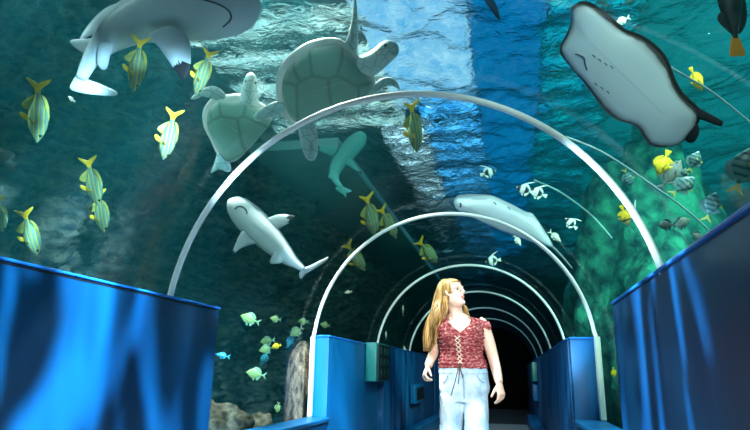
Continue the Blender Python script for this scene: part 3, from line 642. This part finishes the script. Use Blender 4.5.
stingray('huge stingray seen from below gliding in upper right, pale belly with dark rim', 2.75, nR,
 [(571,7),(581,3),(593,7.5),(609.5,20),(622,31),(640,38),(656,50),(665.5,63),(673,83),(681,96),(692,106),(698,114),(696,124),(688,134),(680,144),(665,147.5),(651,146),(645,139),(635,126),(615,119),(600.5,106),(588,88),(575,72),(562.5,57.5),(559.5,48.5),(564,38),(570.5,23)],
 [(590,42),(665,115)], [(686,108),(700,114),(722,124)], (8,3.2), [[(684,128),(697,124),(699,133),(694,142),(686,141)]],
 [(575,54),(579,55),(584,58),(585,64),(587,70)], [(594,56),(600,60),(606,64),(612,67),(596,84),(602,88),(608,92)], (.74,.84,.83), (.07,.065,.06), 9, (.035,.035,.035), (3.2,-2.2))
stingray('small white bellied ray gliding over the top of the second arch', 6.0, (TOC*.75 - UPV*.65).normalized(),
 [(454,200),(457,198),(473,196.5),(491,196.3),(500,199.5),(514,206),(527,213),(533,214.5),(543.5,229),(553,245.5),(546,245),(532,241),(519,236),(501,230),(486,223),(470.5,215.5),(456.5,208.5)],
 [(468,203),(535,233)], [(540,238),(556,250),(572,268)], (2.2,.7), [], [(460,203),(461,205),(460,207)], [(495,203),(509,208)], (.95,.98,.98), (.40,.46,.47), 9, (.25,.30,.32))
# ---------------------------------------------------------------- the woman
WY = 4.3
def J(px, py, dy=0.0): return at_y(px, py, WY+dy)
PXM = 1/134
m_skin = mat('skin', (.78,.50,.38), .45, 0, (.82,.56,.44), 10, sss=.12)
m_hair = mat('blonde_hair', (.10,.04,.008), .36, 0, (.66,.40,.14), 42, (1,1,.05), detail=3)
m_blouse = mat('red_lace_fabric', (.24,.010,.018), .7, 0, (.70,.32,.30), 55, (1,1,1.6), bump=.5, bscale=70, detail=2, lo=.46, hi=.74)
m_denim = mat('light_denim', (.22,.40,.56), .75, 0, (.72,.82,.88), 9, (1,1,.5), bump=.25, bscale=40)
woman = thing('person', 'woman with long blonde hair in red laced top and pale jeans, walking and looking up', 'person', (J(463,372).x, WY, 0))
ROWS = [(402,446,482,.085,.105),(388,442,486.5,.10,.122),(376,442,485,.10,.112),(366,442,483,.095,.095),(352,444,479,.088,.082),(344,442.5,480,.108,.088),(337.5,442,480.5,.122,.092),
        (331,441.5,480.5,.108,.095),(325,440.5,481,.085,.092),(320.5,443,477,.066,.082),(317,447,470,.05,.068),(313,449.5,463,.042,.052)]
def torso_ring(row, n=40, off=0.0):
    py, xl, xr, yf, yb = row; cx = (xl+xr)/2; c = J(cx, py); rx = (xr-xl)/2*PXM+off; out = []
    for k in range(n):
        a = 2*math.pi*k/n; s, co = math.sin(a), math.cos(a); yy = -(yf+off)*co if co > 0 else -(yb+off)*co
        bust = 0
        if 329 < py < 346: bust = .016*(math.exp(-((a-.55)/.32)**2)+math.exp(-((a-2*math.pi+.55)/.32)**2)) - .006*math.exp(-(min(a, 2*math.pi-a)/.2)**2)
        out.append(c + Vector((rx*abs(s)**.9*(1 if s > 0 else -1), yy*(1 if abs(co) < 1e-6 else abs(co)**-.12) - bust, 0)))
    return out
def row_at(py):
    R_ = ROWS
    for i in range(len(R_)-1):
        if R_[i][0] >= py >= R_[i+1][0]:
            t = (R_[i][0]-py)/(R_[i][0]-R_[i+1][0]); t2 = t*t*(3-2*t); return tuple(a+(b-a)*t2 if j else py for j, (a, b) in enumerate(zip(R_[i], R_[i+1])))
    return R_[0] if py > R_[0][0] else R_[-1]
body = MB(); body.loft([torso_ring(row_at(py)) for py in np.linspace(402, 313, 40)])
# neck
HC = J(453.2, 293.8, -.01)
body.tube(spline([J(457,322,.02), J(456,315,.015), J(455,308,.005), HC+Vector((-.01,.02,-.03))], 10), [.075,.054,.049,.05,.05,.05,.05,.05,.05,.045], 20)
# head
yawh, pit = math.radians(54), math.radians(15)
hf = Vector((math.sin(yawh)*math.cos(pit), -math.cos(yawh)*math.cos(pit), math.sin(pit))); hr = Vector((-math.cos(yawh), -math.sin(yawh), 0)); hu = hr.cross(hf)
if hu.z < 0: hu = -hu
def HP(x, y, z, s=.90): return HC + (hr*x + hf*y + hu*z)*s
HL = [(-.122,.050,-.02,.016),(-.114,.076,-.035,.034),(-.098,.083,-.045,.043),(-.078,.080,-.058,.052),(-.055,.084,-.07,.058),(-.03,.083,-.083,.063),(-.002,.077,-.093,.067),(.028,.086,-.099,.070),(.058,.084,-.100,.071),(.085,.068,-.090,.063),(.105,.042,-.068,.046),(.116,.012,-.03,.02)]
def head_rings(k=1.0, zmin=-9, fclip=9, n=28):
    out = []
    for i in range(26):
        z, fr_, bk, hw = [lerp([h[j] for h in HL], i/25) for j in range(4)]
        if z < zmin: continue
        r_ = []
        for q in range(n):
            a = 2*math.pi*q/n; s, co = math.sin(a), math.cos(a); yc = (fr_+bk)*.35
            y = yc + ((fr_-yc)*co if co > 0 else (yc-bk)*co)
            r_.append(HP(hw*k*s, min(y*k, fclip), z*(k if z > 0 else 1)))
        out.append(r_)
    return out
body.loft(head_rings())
body.tube([HP(0,.084,.028), HP(0,.096,.005), HP(0,.110,-.020), HP(0,.092,-.034)], [.007,.009,.0125,.009], 10)
body.tube([HP(-.013,.088,-.028), HP(.013,.088,-.028)], [.008,.008], 8)
for s in (1, -1):
    body.tube([HP(.012*s,.083,.024), HP(.035*s,.079,.030), HP(.054*s,.060,.022)], [.006,.008,.006], 8)
    body.pad([HP(.066*s,.012,.022), HP(.072*s,-.006,.03), HP(.074*s,-.018,.015), HP(.070*s,-.012,-.012), HP(.066*s,.004,-.028), HP(.064*s,.010,-.012)], (HP(.067*s,0,.01), HP(.067*s,0,-.01)), hr, .008, .008, K=4)
body.tube([HP(-.018,.083,-.052), HP(0,.090,-.050), HP(.018,.083,-.052)], [.005,.007,.005], 8)
body.tube([HP(-.015,.082,-.062), HP(0,.089,-.063), HP(.015,.082,-.062)], [.005,.008,.005], 8)
body.tube([HP(-.012,.074,-.098), HP(0,.082,-.100), HP(.012,.074,-.098)], [.014,.016,.014], 10)
# arms and hands
def limb(p, r, n=16): body.tube(spline(p, n), [lerp(r, i/(n-1)) for i in range(n)], 16)
def hand(w, d, nrm, th, curl=.5):
    """w wrist, d finger direction, nrm the way the palm faces, th the thumb side"""
    d = d.normalized(); nrm = (nrm-d*nrm.dot(d)).normalized(); th = (th-d*th.dot(d)-nrm*th.dot(nrm)).normalized()
    pr = [w+d*a+th*b for a, b in ((-.01,.024),(.02,.030),(.05,.038),(.082,.038),(.090,.0),(.080,-.036),(.04,-.034),(0,-.026))]
    body.pad(pr, (w+d*.015, w+d*.07), nrm, .015, .015, K=5)
    for j, (b, L) in enumerate(((.030,.072),(.011,.080),(-.010,.075),(-.029,.058))):
        p = w+d*.078+th*b; a = 0; pts = [p-d*.02, p]
        for k, f in enumerate((.45,.32,.23)):
            a += curl*(1.0, 1.15, .8)[k]*(1+.10*j); p = p+(d*math.cos(a)+nrm*math.sin(a))*L*f; pts.append(p)
        body.tube(pts, [.0092,.0092,.0086,.0078,.0062], 10)
    p = w+d*.022+th*.024; pts = [p-d*.008-th*.008, p]
    for k, (f, o) in enumerate(((.038,.75),(.030,.35),(.024,.1))):
        p = p+(d*(1-.25*o)+th*o+nrm*(.35+.25*k)).normalized()*f; pts.append(p)
    body.tube(pts, [.012,.0118,.0105,.0092,.0068], 10)
limb([J(444,324,.02), J(438,327,.02), J(435.5,338,.05), J(434.2,351,.06), J(431,359,.0), J(428,366,-.06)], [.050,.050,.044,.040,.036,.032,.026])
hand(J(428,366,-.06), Vector((-.25,-.45,-.75)), Vector((.75,.2,-.3)), Vector((.1,-.9,.4)), .75)
limb([J(478,323,.02), J(482.5,326.5,.02), J(487.5,339,.02), J(492,354,.01), J(496,369,-.04), J(499,382.5,-.09)], [.050,.051,.046,.043,.038,.034,.026])
hand(J(499,382.5,-.09), Vector((.16,-.12,-1)), Vector((-.75,.55,-.1)), Vector((-.55,-.8,0)), .42)
# legs (inside the jeans) and ankles
LEG = {-1: [J(452.0,400,.0), J(451.6,418,.01), J(452,436,.03), Vector((J(453,430).x,WY+.06,.30)), Vector((J(453,430).x,WY+.20,.09))],
        1: [J(475.5,400,.0), J(476.5,418,-.06), J(476.5,436,-.11), Vector((J(476,430).x,WY-.13,.30)), Vector((J(476,430).x,WY-.16,.07))]}
for s in LEG: limb([LEG[s][0]+Vector((0,0,.06))]+LEG[s], [.075,.085,.075,.060,.058,.050,.04], 20)
remesh(body, 'body', m_skin, woman, .0048, 4)
# eyes, brows, lips
for s in (1, -1):
    bm = bmesh.new(); bmesh.ops.create_uvsphere(bm, u_segments=14, v_segments=10, radius=.0115); bm.verts.index_update()
    e = MB().add([v.co+HP(.031*s,.0665,.006) for v in bm.verts], [[v.index for v in f.verts] for f in bm.faces]).build('eye', mat('eye_white', (.75,.74,.72), .2) if s == 1 else bpy.data.materials['eye_white'], woman); bm.free()
    i0 = HP(.031*s,.0665,.006); MB().tube([i0+hf*.0095, i0+hf*.0125], [.0066,.0048], 12).build('iris', mat('iris_dark', (.03,.05,.06), .2) if s == 1 else bpy.data.materials['iris_dark'], e)
    MB().tube([HP(.014*s,.090,.026), HP(.034*s,.086,.036), HP(.054*s,.066,.027)], [.002,.0032,.0015], 6).build('eyebrow', m_hair, woman)
    MB().tube([HP(.018*s,.080,.010), HP(.032*s,.083,.017), HP(.046*s,.072,.009)], [.001,.002,.001], 6).build('eyelash', mat('lash', (.03,.015,.01), .6) if s == 1 else bpy.data.materials['lash'], woman)
lip = MB(); lip.tube(spline([HP(-.021,.083,-.054), HP(-.007,.093,-.0505), HP(0,.0925,-.052), HP(.007,.093,-.0505), HP(.021,.083,-.054)], 9), [.001,.003,.0042,.0042,.004,.0042,.0042,.003,.001], 8)
lip.tube(spline([HP(-.019,.083,-.057), HP(0,.0925,-.063), HP(.019,.083,-.057)], 9), [.001,.003,.0045,.0052,.0055,.0052,.0045,.003,.001], 8); lip.build('lips', mat('lips', (.55,.16,.15), .35), woman)
# hair
hair = MB(); hair.loft([[p for p in r_] for r_ in head_rings(1.10, -.05, .045)][3:]); hair.loft(head_rings(1.09, .062, .082))
HROW = [(280.0,443,452),(285,439,452.5),(291,436.5,450.5),(300,434.5,448.5),(310,431.5,449),(320,428,444),(332,424.5,438.5),(343,423.5,436),(351,424,431)]
for i in range(190):
    a, b = random.random(), random.random(); ln = random.choice((9, 9, 9, 8, 8, 7)); w = random.uniform(.6, 1); pts = []
    for k, (py, xl, xr) in enumerate(HROW[:ln]):
        x = xl+(xr-xl)*(a+.06*math.sin(k*1.1+i)); dp = (-.02-.05*b*math.sin(math.pi*min(a*1.1, 1))) if k < 4 else (-.075+.16*b)*(1-.3*(k-4)/5)
        if k < 4: dp = .10*b*(1-a)-.055*(a) + (.03 if k == 0 else 0)
        pts.append(J(x, py+random.uniform(-.5, .5), dp))
    n = 18; hair.tube(spline(pts, n), [.0075*w*(1 if q < n-6 else (n-q)/6.5) for q in range(n)], 6)
for i in range(26):
    a = random.random(); hair.tube(spline([HP(-.06+.02*a,-.07,.02), J(462+3*a,306,.07), J(464+4*a,313,.08), J(466+5*a,320,.085)], 12), [.007]*9+[.005,.003,.001], 6)
hair.build('hair', m_hair, woman, sharp=180, merge=0)
# top: laced sleeveless blouse
bl = MB(); n = 72; hem = 368.5; rows = 46; grid = []
for i in range(rows):
    u = i/(rows-1); ring = []
    for k in range(n):
        a = 2*math.pi*k/n; aa = a if a < math.pi else a-2*math.pi
        vneck = max(0, 1-abs(aa-.02)/.62)
        top = 318.5 + 15.0*vneck**.8
        py = hem + (top-hem)*u
        f = .007*math.sin(py*1.75+2.2*fbm(aa*2, py*.06, 3)) + .009*fbm(aa*4, py*.12, 9)
        if u > .93: f += .008*math.sin(k*2.1)
        ring.append(torso_ring(row_at(py), n, .011+f*(1 if abs(aa) < 2.2 else .4))[k])
    grid.append(ring)
bl.loft(grid, cap=False)
bo = bl.build('blouse', m_blouse, woman, sharp=180)
md = bo.modifiers.new('thick', 'SOLIDIFY'); md.thickness = .005; md.offset = 1
for sx, cx, cy in ((1, 481.5, 321.5), (-1, 444.5, 321.5)):
    rf_ = MB()
    for k in range(9):
        t = k/8; x = cx+(t-.5)*(13 if sx > 0 else 7); y = cy-2.5+4.0*abs(t-(.2 if sx > 0 else .8))
        p = J(x, y, -.055+.10*t*.5); q = J(x+sx*2.0+random.uniform(-1, 1), y+5.5+random.uniform(-1, 1.5), -.065+.10*t*.5)
        rf_.pad([p+Vector((-.012,0,0)), p+Vector((.012,0,0)), q+Vector((.014,0,0)), q+Vector((-.004,-.006,-.006)), q+Vector((-.016,0,.004))], (p, q), Vector((0,-1,.3)), .004, .004, K=3, N_=20)
    rf_.build('shoulder_ruffle', m_blouse, woman)
dgt = BVHTree.FromPolygons([v.co+woman.location for v in bo.data.vertices], [list(f.vertices) for f in bo.data.polygons])
def front(px, py, lift=.008):
    h = dgt.ray_cast(CAM, ray(px, py).normalized()); p = h[0] if h[0] else J(px, py, -.11); return p - ray(px, py).normalized()*lift
lace = MB()
for k in range(6):
    y = 336+4.6*k; x0, x1 = 454.6+.7*k, 460.0+.45*k
    lace.tube([front(x0, y), front((x0+x1)/2, y+2.2, .012), front(x1, y+4.4)], [.0036]*3, 6); lace.tube([front(x1, y), front((x0+x1)/2, y+2.2, .015), front(x0, y+4.4)], [.0036]*3, 6)
lace.build('lacing', mat('pale_cord', (.75,.62,.48), .6), woman)
dc = mat('dark_cord', (.10,.05,.04), .6); st = MB()
for pts in ([(459.5,363),(458,370),(455,382),(451,396)], [(460.5,364),(461,370),(463,378)], [(460,364),(459.6,372),(458.5,384)]):
    st.tube(spline([J(x, y, -.125) for x, y in pts], 10), [.0028]*10, 6)
st.build('tie_string', dc, woman)
# jeans
jn = MB(); jn.loft([torso_ring(row_at(py), 40, .010) for py in np.linspace(402, 367, 16)])
for s in LEG:
    P_ = [LEG[s][0]+Vector((0,0,.075))]+LEG[s]; rr = [.078,.087,.084,.080,.086,.098,.112]
    n = 26; sp_ = spline(P_, n); rings = []
    for i, p in enumerate(sp_):
        r0 = lerp(rr, i/(n-1)); rings.append([p+Vector((r0*math.cos(a)*(1+.06*fbm(a*1.5, p.z*14, s*5)), 1.05*r0*math.sin(a)*(1+.05*fbm(a*1.5+9, p.z*8, s)), 0)) for a in [2*math.pi*k/28 for k in range(28)]])
    jn.loft(rings)
jo = remesh(jn, 'jeans', m_denim, woman, .0075, 3)
wb = MB(); wb.loft([torso_ring(row_at(py), 48, o_) for py, o_ in ((373.2,.010),(373.0,.014),(368.3,.014),(368,.009))], cap=False); wb.build('waistband', m_denim, jo)
jt = BVHTree.FromPolygons([v.co+woman.location for v in jo.data.vertices], [list(f.vertices) for f in jo.data.polygons])
def jf(px, py, lift=.004):
    h = jt.ray_cast(CAM, ray(px, py).normalized()); p = h[0] if h[0] else J(px, py, -.11); return p - ray(px, py).normalized()*lift
sm_ = mat('denim_seam', (.22,.36,.50), .8)
for nm, pts in (('fly_seam', [(463.5,374),(463.8,384),(464,392),(464.2,399)]), ('pocket_seam', [(448,375),(446,380),(442.5,383)]), ('pocket_seam', [(477,375),(480,380),(485,383)])):
    MB().tube([jf(q.x, q.y) for q in spline([(x, y, 0) for x, y in pts], 10)], [.0035]*10, 6).build(nm, sm_, jo)
sh = mat('shoe_leather', (.05,.04,.04), .5)
for s, yo in ((-1, .20), (1, -.16)):
    c = Vector((LEG[s][-1].x, WY+yo, 0)); z0 = 0
    shb = MB(); shb.loft([[c+Vector((w*math.sin(a), y, max(0, h*(.5+.5*math.cos(a))))) for a in [2*math.pi*k/16 for k in range(16)]] for y, w, h in ((.07,.02,.05),(.05,.034,.085),(0,.036,.095),(-.06,.040,.07),(-.12,.043,.05),(-.165,.034,.035),(-.185,.012,.02))])
    shb.build('shoe', sh, woman, sharp=60)
# body of water around the vault
m, nt, out = nodes('sea_water')
vs = N(nt, 'ShaderNodeVolumeScatter', {'Color': (.06,.80,.90,1), 'Density': VS_D, 'Anisotropy': .2}); va = N(nt, 'ShaderNodeVolumeAbsorption', {'Color': (.10,.80,.85,1), 'Density': VA_D})
ad = N(nt, 'ShaderNodeAddShader', {0: vs.outputs[0], 1: va.outputs[0]}); nt.links.new(ad.outputs[0], out.inputs['Volume'])
prof = [(-5.5,-.25), (-1.3,-.25), (-1.3,ZC)] + [(-1.3*math.cos(math.pi*k/40), ZC+1.3*math.sin(math.pi*k/40)) for k in range(1,40)] + [(1.3,ZC), (1.3,-.25), (7,-.25), (7,SURF-.08), (-5.5,SURF-.08)]
o = MB().loft([[Vector((x, y, z)) for x, z in prof] for y in (-3.9, 25.9)]).build('water', m, merge=0, smooth=False); tag(o, 'clear teal sea water filling the tank around the tunnel', 'water', kind='stuff')
# ---------------------------------------------------------------- light
W = bpy.data.worlds.new('world'); SC.world = W; W.use_nodes = True
W.node_tree.nodes['Background'].inputs[0].default_value = (.02,.10,.14,1); W.node_tree.nodes['Background'].inputs[1].default_value = .25
def lamp(name, typ, loc, target, energy, col, size=.1, spot=None, blend=.5, sy=None):
    l = bpy.data.lights.new(name, typ); l.energy = energy; l.color = col
    if typ == 'SPOT': l.spot_size = math.radians(spot); l.spot_blend = blend; l.shadow_soft_size = size
    elif typ == 'AREA':
        l.size = size; l.spread = math.radians(84)
        if sy: l.shape = 'RECTANGLE'; l.size_y = sy
    else: l.shadow_soft_size = size
    o = bpy.data.objects.new(name, l); COL.objects.link(o); o.location = loc
    o.rotation_euler = (Vector(target)-Vector(loc)).to_track_quat('-Z', 'Y').to_euler(); return o
def gobo(o, scale, stretch, lo, hi, rot=0.0):
    """rippling light thrown through moving water: a patterned lamp"""
    l = o.data; l.use_nodes = True; nt = l.node_tree; e = nt.nodes['Emission']
    tc = N(nt, 'ShaderNodeTexCoord').outputs['Normal']; mp = N(nt, 'ShaderNodeMapping', {'Vector': tc, 'Scale': stretch, 'Rotation': (0,0,rot)}).outputs[0]
    nz = N(nt, 'ShaderNodeTexNoise', {'Vector': mp, 'Scale': scale, 'Detail': 1.5, 'Distortion': .6}).outputs[0]
    mr = N(nt, 'ShaderNodeMapRange', {0: nz, 1: lo, 2: hi, 3: .02, 4: 1.7}).outputs[0]; nt.links.new(mr, e.inputs['Strength'])
lamp('key_spot', 'SPOT', (1.0,1.0,1.75), (.2,4.3,1.2), KEY, (1,.96,.90), .04, 34, .6)
lamp('floor_spot', 'SPOT', (0,8.0,2.28), (-.0,12.0,0), 200, (1,.95,.85), .04, 50, .5)
o = lamp('ripple_spot', 'SPOT', (.75,.6,2.15), (-1.15,2.1,.75), RIP, (.42,.74,1.0), .03, 80, .4); gobo(o, 8, (1.6,.42,1), .46, .64, .5)
o = lamp('ripple_spot', 'SPOT', (-.75,1.6,2.1), (1.15,3.4,.85), RIP*.55, (.42,.74,1.0), .03, 52, .5); gobo(o, 7, (1.8,.4,1), .46, .64, -.2)
lamp('tunnel_fill', 'SPOT', (0,3.4,2.3), (0,7.2,.5), 10, (.7,.9,1), .05, 95, .6)
# unseen lamps added under the surface to light the animals and rock
lamp('added_tank_light', 'AREA', (-2.7,3.0,4.45), (-2.5,3.3,0), FL*.5, (.85,.98,1.0), .5, sy=.3)
o = lamp('added_tank_light', 'SPOT', (-1.3,3.4,4.45), (-1.25,3.8,1.5), FL*14, (.88,1.0,.98), .05, 84, .35); gobo(o, 7, (1,1,1), .36, .62)
lamp('added_tank_light', 'AREA', (2.4,4.0,4.45), (2.4,5.8,1.5), FR*.8, (.62,1.0,.96), .7, sy=.4).data.spread = math.radians(140)
o = lamp('added_tank_light', 'SPOT', (4.0,4.0,4.4), (4.0,10.0,1.6), FR*7, (.45,1.0,.80), .05, 110, .5); gobo(o, 9, (1,1,1), .38, .62)
o = lamp('added_tank_light', 'SPOT', (-3.4,-.6,4.0), (-2.9,4.5,2.5), FL*7, (.62,.97,1.0), .06, 74, .6); gobo(o, 8, (1,1,1), .36, .62)
o = lamp('added_tank_light', 'SPOT', (2.6,-.9,3.6), (2.2,3.4,2.6), FR*2.3, (.70,1,.98), .06, 80, .6); gobo(o, 5, (1,1,1), .2, .6)
VS = SC.view_settings; VS.view_transform = 'Standard'; VS.look = 'None'; VS.exposure = EXPO; VS.gamma = 1; VS.use_curve_mapping = False
SC.cycles.max_bounces = 10; SC.cycles.transparent_max_bounces = 24; SC.cycles.diffuse_bounces = 3; SC.cycles.glossy_bounces = 4; SC.cycles.transmission_bounces = 6
SC.cycles.use_denoising = True; SC.cycles.sample_clamp_indirect = 6; SC.cycles.caustics_refractive = True; SC.cycles.caustics_reflective = False
